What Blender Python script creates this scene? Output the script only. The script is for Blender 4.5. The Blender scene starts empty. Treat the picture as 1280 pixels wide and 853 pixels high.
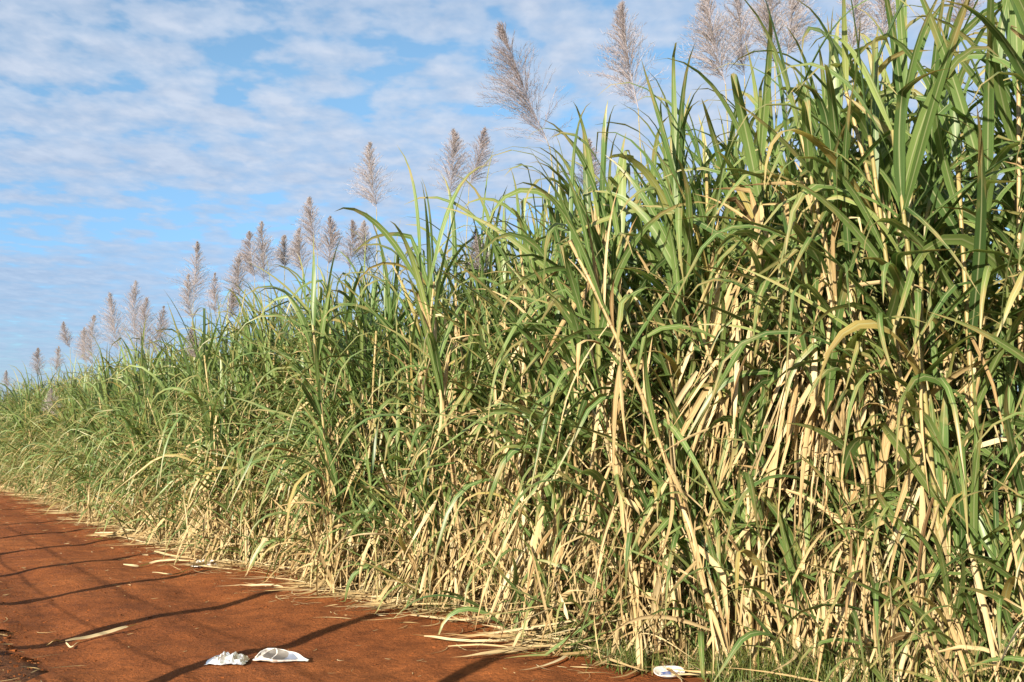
import bpy, math, random
import numpy as np
from mathutils import Vector
S = bpy.context.scene
COL = S.collection
rng = np.random.default_rng(11)
random.seed(5)
R = math.radians
PI = math.pi

# ------------------------------------------------------------------ camera geometry (photo pixels 1280x853)
F, CAMH, PITCH = 1256.0, 1.6, R(5.48)
def ray(x, y):
    u, v = (x - 640) / F, (426.5 - y) / F
    return np.array([u, math.cos(PITCH) - v * math.sin(PITCH), math.sin(PITCH) + v * math.cos(PITCH)])
def ground_at(x, y, z=0.0):
    d = ray(x, y); k = (z - CAMH) / d[2]
    return np.array([d[0] * k, d[1] * k, z])
def at_depth(x, y, Y):
    d = ray(x, y); k = Y / d[1]
    return np.array([d[0] * k, Y, CAMH + d[2] * k])

# edge of the cane along the dirt road
_e = [ground_at(*p)[:2] for p in ((1000, 876), (830, 834), (640, 790), (430, 742), (300, 709), (200, 680), (130, 654), (60, 627), (0, 609))]
_d0 = (_e[0] - _e[1]); _d0 /= np.linalg.norm(_d0)
_d1 = (_e[-1] - _e[-4]); _d1 /= np.linalg.norm(_d1)
_e = [_e[0] + np.array([0.73, -0.68]) * 7.0] + _e + [_e[-1] + _d1 * 60]
EDGE = np.array(_e)
_seg = np.linalg.norm(np.diff(EDGE, axis=0), axis=1)
ARC = np.concatenate([[0], np.cumsum(_seg)])
def edge(s, depth=0.0):
    x = np.interp(s, ARC, EDGE[:, 0]); y = np.interp(s, ARC, EDGE[:, 1])
    x2 = np.interp(s + .8, ARC, EDGE[:, 0]); y2 = np.interp(s + .8, ARC, EDGE[:, 1])
    x1 = np.interp(s - .8, ARC, EDGE[:, 0]); y1 = np.interp(s - .8, ARC, EDGE[:, 1])
    t = np.array([x2 - x1, y2 - y1]); t /= np.linalg.norm(t) + 1e-9
    n = np.array([t[1], -t[0]])          # into the field
    if n[0] < 0: n = -n
    return np.array([x, y]) + n * depth, n
A_DIR = np.array([-.545, .838]); B_DIR = np.array([.838, .545])
# t of the cane edge as a function of s along the road
_es = EDGE @ A_DIR; _et = EDGE @ B_DIR
def edge_t(s): return np.interp(s, _es, _et)

def vnoise(x, y, seed=0):
    xi = np.floor(x).astype(np.int64); yi = np.floor(y).astype(np.int64)
    xf = x - xi; yf = y - yi
    def h(a, b):
        n = (a * 374761393 + b * 668265263 + seed * 1442695041) & 0x7fffffff
        n = ((n ^ (n >> 13)) * 1274126177) & 0x7fffffff
        return ((n ^ (n >> 16)) & 0xffff) / 65535.0
    u = xf * xf * (3 - 2 * xf); v = yf * yf * (3 - 2 * yf)
    return (h(xi, yi) * (1 - u) + h(xi + 1, yi) * u) * (1 - v) + (h(xi, yi + 1) * (1 - u) + h(xi + 1, yi + 1) * u) * v - .5

def ground_z(x, y):
    """height of the ground: a gently crowned dirt road with wheel ruts, a rough verge at the fence"""
    x = np.asarray(x, float); y = np.asarray(y, float)
    s = x * A_DIR[0] + y * A_DIR[1]; t = x * B_DIR[0] + y * B_DIR[1]
    tt = t + .10 * np.sin(s * .9) + .06 * np.sin(s * 2.3 + 1)
    z = .012 * np.abs(vnoise(x * 6, y * 6, 21)) * np.exp(-np.hypot(x, y) / 25) - .035 * np.exp(-((tt - 1.55) / .28) ** 2) - .030 * np.exp(-((tt - 3.05) / .30) ** 2)
    z += .018 * np.exp(-((tt - 1.15) / .10) ** 2)
    near = np.exp(-np.maximum(0, np.hypot(x, y) - 30) / 30)
    z += near * (.030 * vnoise(x * 1.1, y * 1.1, 3) + .016 * vnoise(x * 3.3, y * 3.3, 5) + .006 * vnoise(x * 9, y * 9, 6))
    verge = np.clip((1.05 - t) / .35, 0, 1) * np.clip((t + 4) / 2, 0, 1)
    z += verge * near * (.03 + .05 * vnoise(x * 4.5, y * 4.5, 8) + .04 * vnoise(x * 12, y * 12, 9))
    bank = np.clip((t - edge_t(s) + .15) / .9, 0, 1)
    z += bank * (.05 + .05 * vnoise(x * 2, y * 2, 12)) * near
    return z
def gz(x, y): return float(ground_z(np.array([x]), np.array([y]))[0])

# ------------------------------------------------------------------ materials
def new_mat(name):
    m = bpy.data.materials.new(name); m.use_nodes = True
    nt = m.node_tree
    for n in list(nt.nodes): nt.nodes.remove(n)
    return m, nt
def node(nt, t, **kw):
    n = nt.nodes.new(t)
    for k, v in kw.items():
        if k == 'inp':
            for a, b in v.items():
                if isinstance(b, bpy.types.NodeSocket): nt.links.new(b, n.inputs[a])
                else: n.inputs[a].default_value = b
        else: setattr(n, k, v)
    return n
def ramp(nt, fac, stops, interp='LINEAR'):
    n = nt.nodes.new('ShaderNodeValToRGB'); n.color_ramp.interpolation = interp
    e = n.color_ramp.elements
    while len(e) > 1: e.remove(e[-1])
    for i, (p, c) in enumerate(stops):
        el = e[0] if i == 0 else e.new(p)
        el.position = p
        el.color = (*c, 1) if not isinstance(c, (int, float)) else (c, c, c, 1)
    nt.links.new(fac, n.inputs[0]); return n.outputs[0]
def mixc(nt, f, a, b, mode='MIX'):
    n = nt.nodes.new('ShaderNodeMix'); n.data_type = 'RGBA'; n.blend_type = mode
    for sock, v in ((n.inputs[0], f), (n.inputs[6], a), (n.inputs[7], b)):
        if isinstance(v, bpy.types.NodeSocket): nt.links.new(v, sock)
        else: sock.default_value = v if isinstance(v, (int, float)) else (*v, 1)
    return n.outputs[2]
def mth(nt, op, a, b=0.0, clamp=False):
    n = nt.nodes.new('ShaderNodeMath'); n.operation = op; n.use_clamp = clamp
    for i, v in enumerate((a, b)):
        if isinstance(v, bpy.types.NodeSocket): nt.links.new(v, n.inputs[i])
        else: n.inputs[i].default_value = v
    return n.outputs[0]

def leaf_material(name, stops, rib, tip, rough, trans, spec, ribw=.10):
    m, nt = new_mat(name)
    uv = node(nt, 'ShaderNodeUVMap', uv_map='UVMap')
    sep = node(nt, 'ShaderNodeSeparateXYZ', inp={0: uv.outputs[0]})
    rnd = node(nt, 'ShaderNodeAttribute', attribute_name='rnd').outputs['Fac']
    col = ramp(nt, rnd, stops)
    # lengthwise streaks
    co = node(nt, 'ShaderNodeCombineXYZ', inp={0: mth(nt, 'MULTIPLY', sep.outputs[0], 16.0), 1: mth(nt, 'MULTIPLY', sep.outputs[1], 2.5), 2: mth(nt, 'MULTIPLY', rnd, 90.0)})
    ns = node(nt, 'ShaderNodeTexNoise', inp={'Vector': co.outputs[0], 'Scale': 1.0, 'Detail': 3.0})
    col = mixc(nt, 1.0, col, ramp(nt, ns.outputs[0], [(.25, .72), (.75, 1.25)]), 'MULTIPLY')
    # yellow and brown patches and dried tips
    co2 = node(nt, 'ShaderNodeCombineXYZ', inp={0: sep.outputs[0], 1: mth(nt, 'MULTIPLY', sep.outputs[1], 6.0), 2: mth(nt, 'MULTIPLY', rnd, 51.0)})
    n2 = node(nt, 'ShaderNodeTexNoise', inp={'Vector': co2.outputs[0], 'Scale': 1.2, 'Detail': 2.0})
    t = mth(nt, 'ADD', mth(nt, 'MULTIPLY', sep.outputs[1], .55), mth(nt, 'MULTIPLY', n2.outputs[0], .75))
    tf = ramp(nt, t, [(.72, 0.0), (.93, 1.0)])
    col = mixc(nt, mth(nt, 'MULTIPLY', tf, .85), col, tip)
    d = mth(nt, 'ABSOLUTE', mth(nt, 'SUBTRACT', sep.outputs[0], .5))
    rf = ramp(nt, d, [(0.0, 1.0), (ribw, 0.0)])
    col = mixc(nt, mth(nt, 'MULTIPLY', rf, .75), col, rib)
    p = node(nt, 'ShaderNodeBsdfPrincipled', inp={'Base Color': col, 'Roughness': rough, 'Specular IOR Level': spec})
    tr = node(nt, 'ShaderNodeBsdfTranslucent', inp={'Color': mixc(nt, 1.0, col, (1.0, 1.0, .55), 'MULTIPLY')})
    mx = node(nt, 'ShaderNodeMixShader', inp={0: trans, 1: p.outputs[0], 2: tr.outputs[0]})
    o = node(nt, 'ShaderNodeOutputMaterial', inp={0: mx.outputs[0]})
    return m

M = {}
M['green'] = leaf_material('cane_leaf_green',
    [(0, (.052, .104, .029)), (.35, (.110, .188, .051)), (.7, (.174, .250, .072)), (.93, (.26, .305, .092)), (1, (.36, .29, .095))],
    (.42, .44, .24), (.36, .27, .11), .42, .36, .5, .085)
M['dry'] = leaf_material('cane_leaf_dry',
    [(0, (.11, .064, .027)), (.2, (.26, .175, .078)), (.55, (.41, .305, .150)), (.85, (.48, .38, .21)), (1, (.53, .44, .27))],
    (.47, .375, .205), (.31, .195, .085), .8, .14, .12)
M['grass'] = leaf_material('grass_blade', [(0, (.05, .085, .014)), (.6, (.095, .135, .027)), (.85, (.17, .18, .05)), (1, (.35, .26, .12))], (.1, .14, .04), (.18, .14, .05), .5, .25, .4)
M['plume'] = leaf_material('cane_plume', [(0, (.20, .168, .192)), (.5, (.34, .295, .325)), (1, (.53, .485, .51))], (.42, .36, .34), (.42, .35, .33), .7, .35, .2)

def culm_material():
    m, nt = new_mat('cane_stalk')
    uv = node(nt, 'ShaderNodeUVMap', uv_map='UVMap')
    sep = node(nt, 'ShaderNodeSeparateXYZ', inp={0: uv.outputs[0]})
    rnd = node(nt, 'ShaderNodeAttribute', attribute_name='rnd').outputs['Fac']
    fr = mth(nt, 'FRACT', mth(nt, 'MULTIPLY', sep.outputs[1], 1 / .13))
    col = ramp(nt, rnd, [(0, (.15, .155, .045)), (.5, (.30, .24, .09)), (1, (.38, .27, .13))])
    ns = node(nt, 'ShaderNodeTexNoise', inp={'Vector': node(nt, 'ShaderNodeCombineXYZ', inp={0: mth(nt, 'MULTIPLY', sep.outputs[0], 9.0), 1: mth(nt, 'MULTIPLY', sep.outputs[1], 7.0), 2: rnd}).outputs[0], 'Scale': 1.0, 'Detail': 4.0})
    col = mixc(nt, 1.0, col, ramp(nt, ns.outputs[0], [(.3, .62), (.7, 1.25)]), 'MULTIPLY')
    col = mixc(nt, ramp(nt, fr, [(0, .7), (.05, .7), (.10, 0.0)]), col, (.10, .07, .035))
    p = node(nt, 'ShaderNodeBsdfPrincipled', inp={'Base Color': col, 'Roughness': .5})
    node(nt, 'ShaderNodeOutputMaterial', inp={0: p.outputs[0]})
    return m
M['culm'] = culm_material()

def soil_material(name, dark):
    m, nt = new_mat(name)
    geo = node(nt, 'ShaderNodeNewGeometry')
    pos = geo.outputs['Position']
    def ns(scale, det=4.0, rough=.55):
        return node(nt, 'ShaderNodeTexNoise', inp={'Vector': pos, 'Scale': scale, 'Detail': det, 'Roughness': rough}).outputs[0]
    col = ramp(nt, ns(.55), [(.3, (.165, .049, .0135)), (.5, (.208, .064, .017)), (.72, (.25, .082, .0225))])
    col = mixc(nt, 1.0, col, ramp(nt, ns(4.5, 6), [(.28, .62), (.5, 1.0), (.75, 1.30)]), 'MULTIPLY')
    col = mixc(nt, 1.0, col, ramp(nt, ns(38, 5), [(.3, .68), (.7, 1.26)]), 'MULTIPLY')
    # streaks of packed soil along the wheel tracks
    mp = node(nt, 'ShaderNodeMapping', inp={0: pos, 'Rotation': (0, 0, -math.atan2(A_DIR[1], A_DIR[0]))}); mp.vector_type = 'POINT'
    sx = node(nt, 'ShaderNodeSeparateXYZ', inp={0: mp.outputs[0]})
    st = node(nt, 'ShaderNodeTexNoise', inp={'Vector': node(nt, 'ShaderNodeCombineXYZ', inp={0: mth(nt, 'MULTIPLY', sx.outputs[0], .22), 1: mth(nt, 'MULTIPLY', sx.outputs[1], 3.2)}).outputs[0], 'Scale': 1.0, 'Detail': 4.0}).outputs[0]
    col = mixc(nt, 1.0, col, ramp(nt, st, [(.32, .80), (.5, 1.0), (.7, 1.14)]), 'MULTIPLY')
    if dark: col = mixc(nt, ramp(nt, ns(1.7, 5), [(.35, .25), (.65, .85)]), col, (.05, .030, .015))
    vo = node(nt, 'ShaderNodeTexVoronoi', inp={'Vector': pos, 'Scale': 34.0})
    h = mth(nt, 'ADD', mth(nt, 'MULTIPLY', ns(22, 6, .65), 1.0), mth(nt, 'MULTIPLY', ramp(nt, vo.outputs[0], [(0, 1.0), (.5, 0.0)]), ramp(nt, ns(5), [(.5, 0.0), (.68, .5)])))
    h = mth(nt, 'ADD', h, mth(nt, 'MULTIPLY', ns(95, 4, .6), .35))
    b = node(nt, 'ShaderNodeBump', inp={'Height': h, 'Strength': .9, 'Distance': .03})
    p = node(nt, 'ShaderNodeBsdfPrincipled', inp={'Base Color': col, 'Roughness': .92, 'Specular IOR Level': .15, 'Normal': b.outputs[0]})
    node(nt, 'ShaderNodeOutputMaterial', inp={0: p.outputs[0]})
    return m
M['soil'] = soil_material('red_road_soil', False)
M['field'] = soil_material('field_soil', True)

def plain(name, c, rough=.6, metal=0.0, noise=.15, scale=20, spec=.5, trans=0):
    m, nt = new_mat(name)
    tc = node(nt, 'ShaderNodeTexCoord')
    n = node(nt, 'ShaderNodeTexNoise', inp={'Vector': tc.outputs['Object'], 'Scale': scale, 'Detail': 5.0})
    col = mixc(nt, 1.0, c, ramp(nt, n.outputs[0], [(.3, 1 - noise), (.7, 1 + noise * .5)]), 'MULTIPLY')
    b = node(nt, 'ShaderNodeBump', inp={'Height': n.outputs[0], 'Strength': .15, 'Distance': .01})
    p = node(nt, 'ShaderNodeBsdfPrincipled', inp={'Base Color': col, 'Roughness': rough, 'Metallic': metal, 'Specular IOR Level': spec, 'Normal': b.outputs[0]})
    node(nt, 'ShaderNodeOutputMaterial', inp={0: p.outputs[0]})
    return m
def stained(m):
    nt = m.node_tree
    p = next(n for n in nt.nodes if n.type == 'BSDF_PRINCIPLED')
    tc = node(nt, 'ShaderNodeTexCoord')
    n1 = node(nt, 'ShaderNodeTexNoise', inp={'Vector': tc.outputs['Object'], 'Scale': 26.0, 'Detail': 6.0, 'Roughness': .7})
    old = p.inputs['Base Color'].links[0].from_socket
    nt.links.new(mixc(nt, ramp(nt, n1.outputs[0], [(.48, 0.0), (.66, .75)]), old, (.20, .085, .035)), p.inputs['Base Color'])
    return m
M['foil'] = plain('foil', (.92, .92, .90), .2, .7, .06, 30)
M['white'] = plain('white_plastic', (.58, .56, .52), .5, 0, .14, 25)
stained(M['white']); stained(M['foil'])
M['bag_dark'] = plain('bag_interior', (.10, .088, .075), .55, 0, .2, 18)  # dark grey brown for the inside of the torn bag
M['bluegrey'] = plain('bag_interior_blue', (.15, .17, .22), .5, 0, .12, 18)
M['ink'] = plain('blue_print', (.10, .15, .36), .5, 0, .3, 60)
def wood_material():
    m, nt = new_mat('weathered_wood')
    tc = node(nt, 'ShaderNodeTexCoord')
    mp = node(nt, 'ShaderNodeMapping', inp={0: tc.outputs['Object'], 'Scale': (30, 30, 1.6)})
    n1 = node(nt, 'ShaderNodeTexNoise', inp={'Vector': mp.outputs[0], 'Scale': 1.0, 'Detail': 6.0, 'Roughness': .65}).outputs[0]
    n2 = node(nt, 'ShaderNodeTexNoise', inp={'Vector': tc.outputs['Object'], 'Scale': 3.0, 'Detail': 4.0}).outputs[0]
    col = ramp(nt, n1, [(.3, (.050, .038, .028)), (.5, (.14, .11, .085)), (.7, (.23, .195, .16))])
    col = mixc(nt, ramp(nt, n2, [(.45, 0.0), (.7, .6)]), col, (.16, .085, .045))
    b = node(nt, 'ShaderNodeBump', inp={'Height': n1, 'Strength': .8, 'Distance': .012})
    p = node(nt, 'ShaderNodeBsdfPrincipled', inp={'Base Color': col, 'Roughness': .9, 'Specular IOR Level': .2, 'Normal': b.outputs[0]})
    node(nt, 'ShaderNodeOutputMaterial', inp={0: p.outputs[0]})
    return m
M['wood'] = wood_material()
M['wire'] = plain('fence_wire', (.28, .27, .26), .5, .6, .1, 30)
M['stub'] = plain('dark_cane_piece', (.12, .075, .045), .7, 0, .35, 30)

# ------------------------------------------------------------------ mesh building
class MB:
    def __init__(s): s.v = []; s.f = []; s.uv = []; s.r = []; s.n = 0; s.mi = []
    def add(s, v, f, uv, r, mi=0):
        """v (n,3)  f (m,4)  uv (m,4,2)  r (n,)"""
        s.v.append(v); s.f.append(f + s.n); s.uv.append(uv); s.r.append(r); s.n += len(v); s.mi.append(np.full(len(f), mi, np.int32))
    def build(s, name, mats, parent=None, smooth=True, origin=None):
        me = bpy.data.meshes.new(name)
        if s.n:
            v = np.concatenate(s.v); f = np.concatenate(s.f); uv = np.concatenate(s.uv); r = np.concatenate(s.r); mi = np.concatenate(s.mi)
            if origin is not None: v = v - np.asarray(origin)
            me.vertices.add(len(v)); me.vertices.foreach_set('co', v.astype(np.float32).ravel())
            me.loops.add(f.size); me.loops.foreach_set('vertex_index', f.astype(np.int32).ravel())
            me.polygons.add(len(f)); me.polygons.foreach_set('loop_start', np.arange(0, f.size, 4, dtype=np.int32))
            me.polygons.foreach_set('material_index', mi)
            me.polygons.foreach_set('use_smooth', np.full(len(f), smooth))
            l = me.uv_layers.new(name='UVMap'); l.data.foreach_set('uv', uv.astype(np.float32).ravel())
            a = me.attributes.new('rnd', 'FLOAT', 'POINT'); a.data.foreach_set('value', r.astype(np.float32))
            me.update(calc_edges=True)
        for m in (mats if isinstance(mats, (list, tuple)) else [mats]): me.materials.append(m)
        o = bpy.data.objects.new(name, me); COL.objects.link(o)
        if parent: o.parent = parent
        if origin is not None and not parent: o.location = origin
        return o

def leaves(mb, pos, az, th, L, w, droop, rnd, seg=10, twist=0.0, fold=.25, kink_p=0.0, roll=0.0, side=.25, kink=1.3, mi=0, floor=None, wprof='cane'):
    """ribbon leaves that arch under their own weight; all arguments are arrays over leaves or scalars"""
    n = len(az)
    if n == 0: return
    bc = lambda a: np.broadcast_to(np.asarray(a, float), (n,)).copy()
    th = bc(th); L = bc(L); w = bc(w); droop = bc(droop); ph = bc(az); tw = bc(twist); fold = bc(fold); rl = bc(roll)
    kp = np.where(rng.random(n) < kink_p, rng.uniform(.25, .7, n), 9.0)
    kk = rng.uniform(.6, 1.0, n) * kink
    sd = rng.normal(0, side, n); thm = R(176) - np.abs(rng.normal(0, R(22), n))
    P = np.array(pos, float).copy()
    V = np.zeros((n, seg + 1, 3, 3)); 
    for k in range(seg + 1):
        t = k / seg
        d = np.stack([np.sin(th) * np.cos(ph), np.sin(th) * np.sin(ph), np.cos(th)], 1)
        s0 = np.stack([-np.sin(ph), np.cos(ph), np.zeros(n)], 1)
        nn = np.cross(d, s0)
        a = rl + tw * t
        s = s0 * np.cos(a)[:, None] + nn * np.sin(a)[:, None]
        up = -(nn * np.cos(a)[:, None] - s0 * np.sin(a)[:, None])
        if wprof == 'cane': pr = min(1, .45 + 3.5 * t) * (1 - max(0, (t - .35) / .65) ** 1.6) + .02
        else: pr = (1 - t) ** .6 + .03
        hw = (w * .5 * pr)
        e = up * (np.sin(fold) * hw)[:, None]; sv = s * (np.cos(fold) * hw)[:, None]
        V[:, k, 0] = P + sv + e; V[:, k, 1] = P; V[:, k, 2] = P - sv + e
        st = (L / seg)
        P = P + d * st[:, None]
        if floor is not None:
            low = P[:, 2] < floor
            P[:, 2] = np.where(low, floor + rng.uniform(0, .01, n), P[:, 2])
            th = np.where(low, np.minimum(th, R(88)), th)
        dth = droop / seg * np.sin(th) * (.25 + 1.7 * t)
        dth = dth + np.where((t - .5 / seg <= kp) & (kp < t + .5 / seg), kk, 0)
        th = np.minimum(th + dth, np.maximum(th, thm))
        ph = ph + sd / seg * (1 + t)
    v = V.reshape(-1, 3)
    base = (np.arange(n) * (seg + 1) * 3)[:, None, None]
    k = (np.arange(seg) * 3)[None, :, None]
    q = np.array([[0, 1, 4, 3], [1, 2, 5, 4]])
    f = (base[..., None] + k[..., None] + q[None, None]).reshape(-1, 4)
    u = np.array([[0, .5, .5, 0], [.5, 1, 1, .5]])
    t0 = np.arange(seg) / seg; t1 = (np.arange(seg) + 1) / seg
    uv = np.zeros((seg, 2, 4, 2)); uv[..., 0] = u[None]
    uv[:, :, 0, 1] = uv[:, :, 1, 1] = t0[:, None]; uv[:, :, 2, 1] = uv[:, :, 3, 1] = t1[:, None]
    uv = np.broadcast_to(uv[None], (n, seg, 2, 4, 2)).reshape(-1, 4, 2)
    r = np.repeat(np.broadcast_to(np.asarray(rnd, float), (n,)), (seg + 1) * 3)
    mb.add(v, f, uv, r, mi)

def tube(mb, pts, rad, sides=6, rnd=.5, mi=0, cap=True):
    pts = np.asarray(pts, float); n = len(pts)
    rad = np.broadcast_to(np.asarray(rad, float), (n,))
    tg = np.gradient(pts, axis=0); tg /= np.linalg.norm(tg, axis=1)[:, None] + 1e-12
    ref = np.where(np.abs(tg[:, 2:3]) > .9, np.array([[1., 0, 0]]), np.array([[0, 0, 1.]]))
    a = np.cross(ref, tg); a /= np.linalg.norm(a, axis=1)[:, None] + 1e-12
    b = np.cross(tg, a)
    an = np.arange(sides) / sides * 2 * PI
    v = pts[:, None] + rad[:, None, None] * (a[:, None] * np.cos(an)[None, :, None] + b[:, None] * np.sin(an)[None, :, None])
    ln = np.concatenate([[0], np.cumsum(np.linalg.norm(np.diff(pts, axis=0), axis=1))])
    f = []; uv = []
    for k in range(n - 1):
        for i in range(sides):
            j = (i + 1) % sides
            f.append([k * sides + i, k * sides + j, (k + 1) * sides + j, (k + 1) * sides + i])
            uv.append([[i / sides, ln[k]], [(i + 1) / sides, ln[k]], [(i + 1) / sides, ln[k + 1]], [i / sides, ln[k + 1]]])
    v = v.reshape(-1, 3)
    if cap:
        for k in (0, n - 1):
            c = len(v); v = np.vstack([v, pts[k:k + 1]])
            for i in range(0, sides, 2):
                f.append([c, k * sides + i, k * sides + (i + 1) % sides, k * sides + (i + 2) % sides]); uv.append([[0, ln[k]]] * 4)
    mb.add(v, np.array(f), np.array(uv), np.full(len(v), rnd), mi)

def tag(o, label=None, cat=None, group=None, kind=None):
    if label: o['label'] = label
    if cat: o['category'] = cat
    if group: o['group'] = group
    if kind: o['kind'] = kind
    return o
def empty(name, loc):
    o = bpy.data.objects.new(name, None); COL.objects.link(o); o.location = loc; o.empty_display_size = .2; return o

# ------------------------------------------------------------------ ground: one sheet to the horizon
def axis(lo, hi, step, far):
    a = list(np.arange(lo, hi + 1e-6, step)); g = step
    while a[-1] < far: g *= 1.35; a.append(a[-1] + g)
    g = step; b = []
    x = lo
    while x > -far: g *= 1.35; x -= g; b.append(x)
    return np.array(b[::-1] + a)
def grid_sheet(name, sa, ta, mat, lift=0.0, zfun=ground_z, tmap=None):
    s, t = np.meshgrid(sa, ta, indexing='ij')
    if tmap is not None: t = tmap(s, t)
    x = s * A_DIR[0] + t * B_DIR[0]; y = s * A_DIR[1] + t * B_DIR[1]
    z = zfun(x, y) + lift
    v = np.stack([x, y, z], -1).reshape(-1, 3)
    ns, nt_ = s.shape
    i = np.arange(ns - 1)[:, None] * nt_ + np.arange(nt_ - 1)[None]
    f = np.stack([i, i + nt_, i + nt_ + 1, i + 1], -1).reshape(-1, 4)[:, ::-1]
    mb = MB(); mb.add(v, f, np.zeros((len(f), 4, 2)), np.zeros(len(v)))
    return mb.build(name, mat)
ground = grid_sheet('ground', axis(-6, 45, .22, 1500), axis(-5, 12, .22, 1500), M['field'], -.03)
tag(ground, kind='structure')
road = grid_sheet('dirt_road', np.concatenate([np.arange(-4, 16, .045), np.arange(16, 60, .12), np.arange(60, 130, 1.0)]), np.linspace(0, 1, 130), M['soil'], 0.0,
                  tmap=lambda s, t: 1.05 + (.10 * np.sin(s * 1.7) + .08 * np.sin(s * 4.1 + 1) + .05 * np.sin(s * 11)) * (1 - t) + t * (edge_t(s) + .55 - 1.05))
tag(road, kind='structure')

# ------------------------------------------------------------------ sugarcane
def culm_curve(base, h, lean_az, lean, n=9, bend=.5):
    t = np.linspace(0, 1, n)
    off = math.tan(lean) * h * (t * (1 - bend) + bend * t ** 2)
    return np.stack([base[0] + off * math.cos(lean_az), base[1] + off * math.sin(lean_az), base[2] + h * t], 1)
def on_curve(pts, t):
    k = np.linspace(0, 1, len(pts))
    return np.stack([np.interp(t, k, pts[:, i]) for i in range(3)], 1)

def stalk(base, h, face_az, kind, tuft=1.0, dry=1.0, lean=None, lean_az=None, seg=10, w=1.0, mbs=None, leafn=None, wetdroop=1.0):
    """one cane: culm, green foliage, dry foliage -> three MBs. face_az: direction of the road as seen from the plant"""
    mc, mg, md = mbs or (MB(), MB(), MB())
    lean = abs(rng.normal(0, R(7))) if lean is None else lean
    lean_az = rng.uniform(0, 2 * PI) if lean_az is None else lean_az
    c = culm_curve(base, h, lean_az, lean)
    rad = rng.uniform(.012, .017) if kind != 'short' else rng.uniform(.007, .011)
    tube(mc, c, np.linspace(rad * 1.1, rad * .75, len(c)), 6 if seg >= 8 else 4, rng.random())
    # green leaves: distichous, the upper ones erect, the lower ones hanging
    nl = leafn or (rng.integers(13, 18) if kind == 'tall' else rng.integers(9, 13) if kind == 'mid' else rng.integers(7, 10))
    nl = max(3, int(nl * tuft))
    i = np.arange(nl)
    span = {'tall': 1.75, 'mid': 1.25, 'short': .75}[kind]
    hh = np.clip(1 - (i / nl) * span / h + rng.normal(0, .012, nl), .04, 1.0)
    plane = rng.uniform(0, PI)
    az = plane + PI * (i % 2) + rng.normal(0, .45, nl)
    pull = rng.random(nl) < (.30 + .4 * i / nl)          # many hang towards the light
    az = np.where(pull, face_az + rng.normal(0, .8, nl), az)
    th = R(10) + R(46) * (i / nl) ** .9 + rng.normal(0, R(8), nl); th = np.clip(th, R(3), R(80))
    L = {'tall': 1.5, 'mid': 1.28, 'short': 1.02}[kind] * rng.uniform(.68, 1.12, nl) * np.where(i < 2, .8, 1)
    dr = rng.uniform(2.0, 4.0, nl) * (.9 + .45 * i / nl) * wetdroop
    stiff = (rng.random(nl) < (.34 if kind == 'tall' else .5)) & (i > (3 if kind == 'tall' else 0))
    dr = np.where(stiff, rng.uniform(.35, 1.2, nl), dr)
    th = np.where(stiff, np.clip(th * rng.uniform(.8, 1.4, nl), 0, R(60)), th)
    if kind == 'short': dr *= .75
    wd = {'tall': .047, 'mid': .043, 'short': .034}[kind] * rng.uniform(.7, 1.3, nl) * w
    rn = np.clip(rng.normal(.44, .21, nl) + .06 * (hh * h > 2.6), 0, .95); rn = np.where((rng.random(nl) < .05) & (i > 2), 1.0, rn)
    leaves(mg, on_curve(c, hh), az, th, L, wd, dr, rn, seg, rng.normal(0, .9, nl), rng.uniform(.12, .5, nl), .22, rng.normal(0, .25, nl), .35, floor=base[2] + .02)
    # dry leaves hanging below
    nd = int({'tall': 15, 'mid': 8, 'short': 3}[kind] * dry * rng.uniform(.7, 1.3))
    if nd > 0:
        lo, hi = .04, (max(.15, 1 - span * (.5 if dry < 1.35 else .22) / h))
        hd = rng.uniform(lo, hi, nd)
        azd = np.where(rng.random(nd) < .5, face_az + rng.normal(0, .9, nd), rng.uniform(0, 2 * PI, nd))
        q = rng.random(nd)
        thd = np.where(q < .58, rng.uniform(R(118), R(172), nd), np.where(q < .85, rng.uniform(R(6), R(40), nd), rng.uniform(R(40), R(110), nd)))
        Ld = rng.uniform(.4, 1.05, nd)
        drd = np.where(q < .58, rng.uniform(.5, 4, nd), np.where(q < .85, rng.uniform(.2, 1.5, nd), rng.uniform(.5, 4, nd)))
        leaves(md, on_curve(c, hd), azd, thd, Ld, rng.uniform(.018, .050, nd), drd, np.clip(rng.normal(.58, .25, nd), 0, 1), max(6, seg - 2),
               rng.normal(0, 2.2, nd), rng.uniform(.2, .9, nd), .35, rng.normal(0, .9, nd), .6, floor=base[2] + .02)
        # papery sheaths wrapped round the culm
        ns_ = max(1, int(nd * .7)); hs = rng.uniform(.02, hi, ns_)
        leaves(md, on_curve(c, hs), rng.uniform(0, 2 * PI, ns_), np.full(ns_, R(4)) + rng.uniform(0, R(12), ns_), rng.uniform(.2, .5, ns_), rng.uniform(.035, .06, ns_), .5, np.clip(rng.normal(.75, .2, ns_), 0, 1), 4, 0, .9, 0, 0, .1)
    return mc, mg, md

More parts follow.
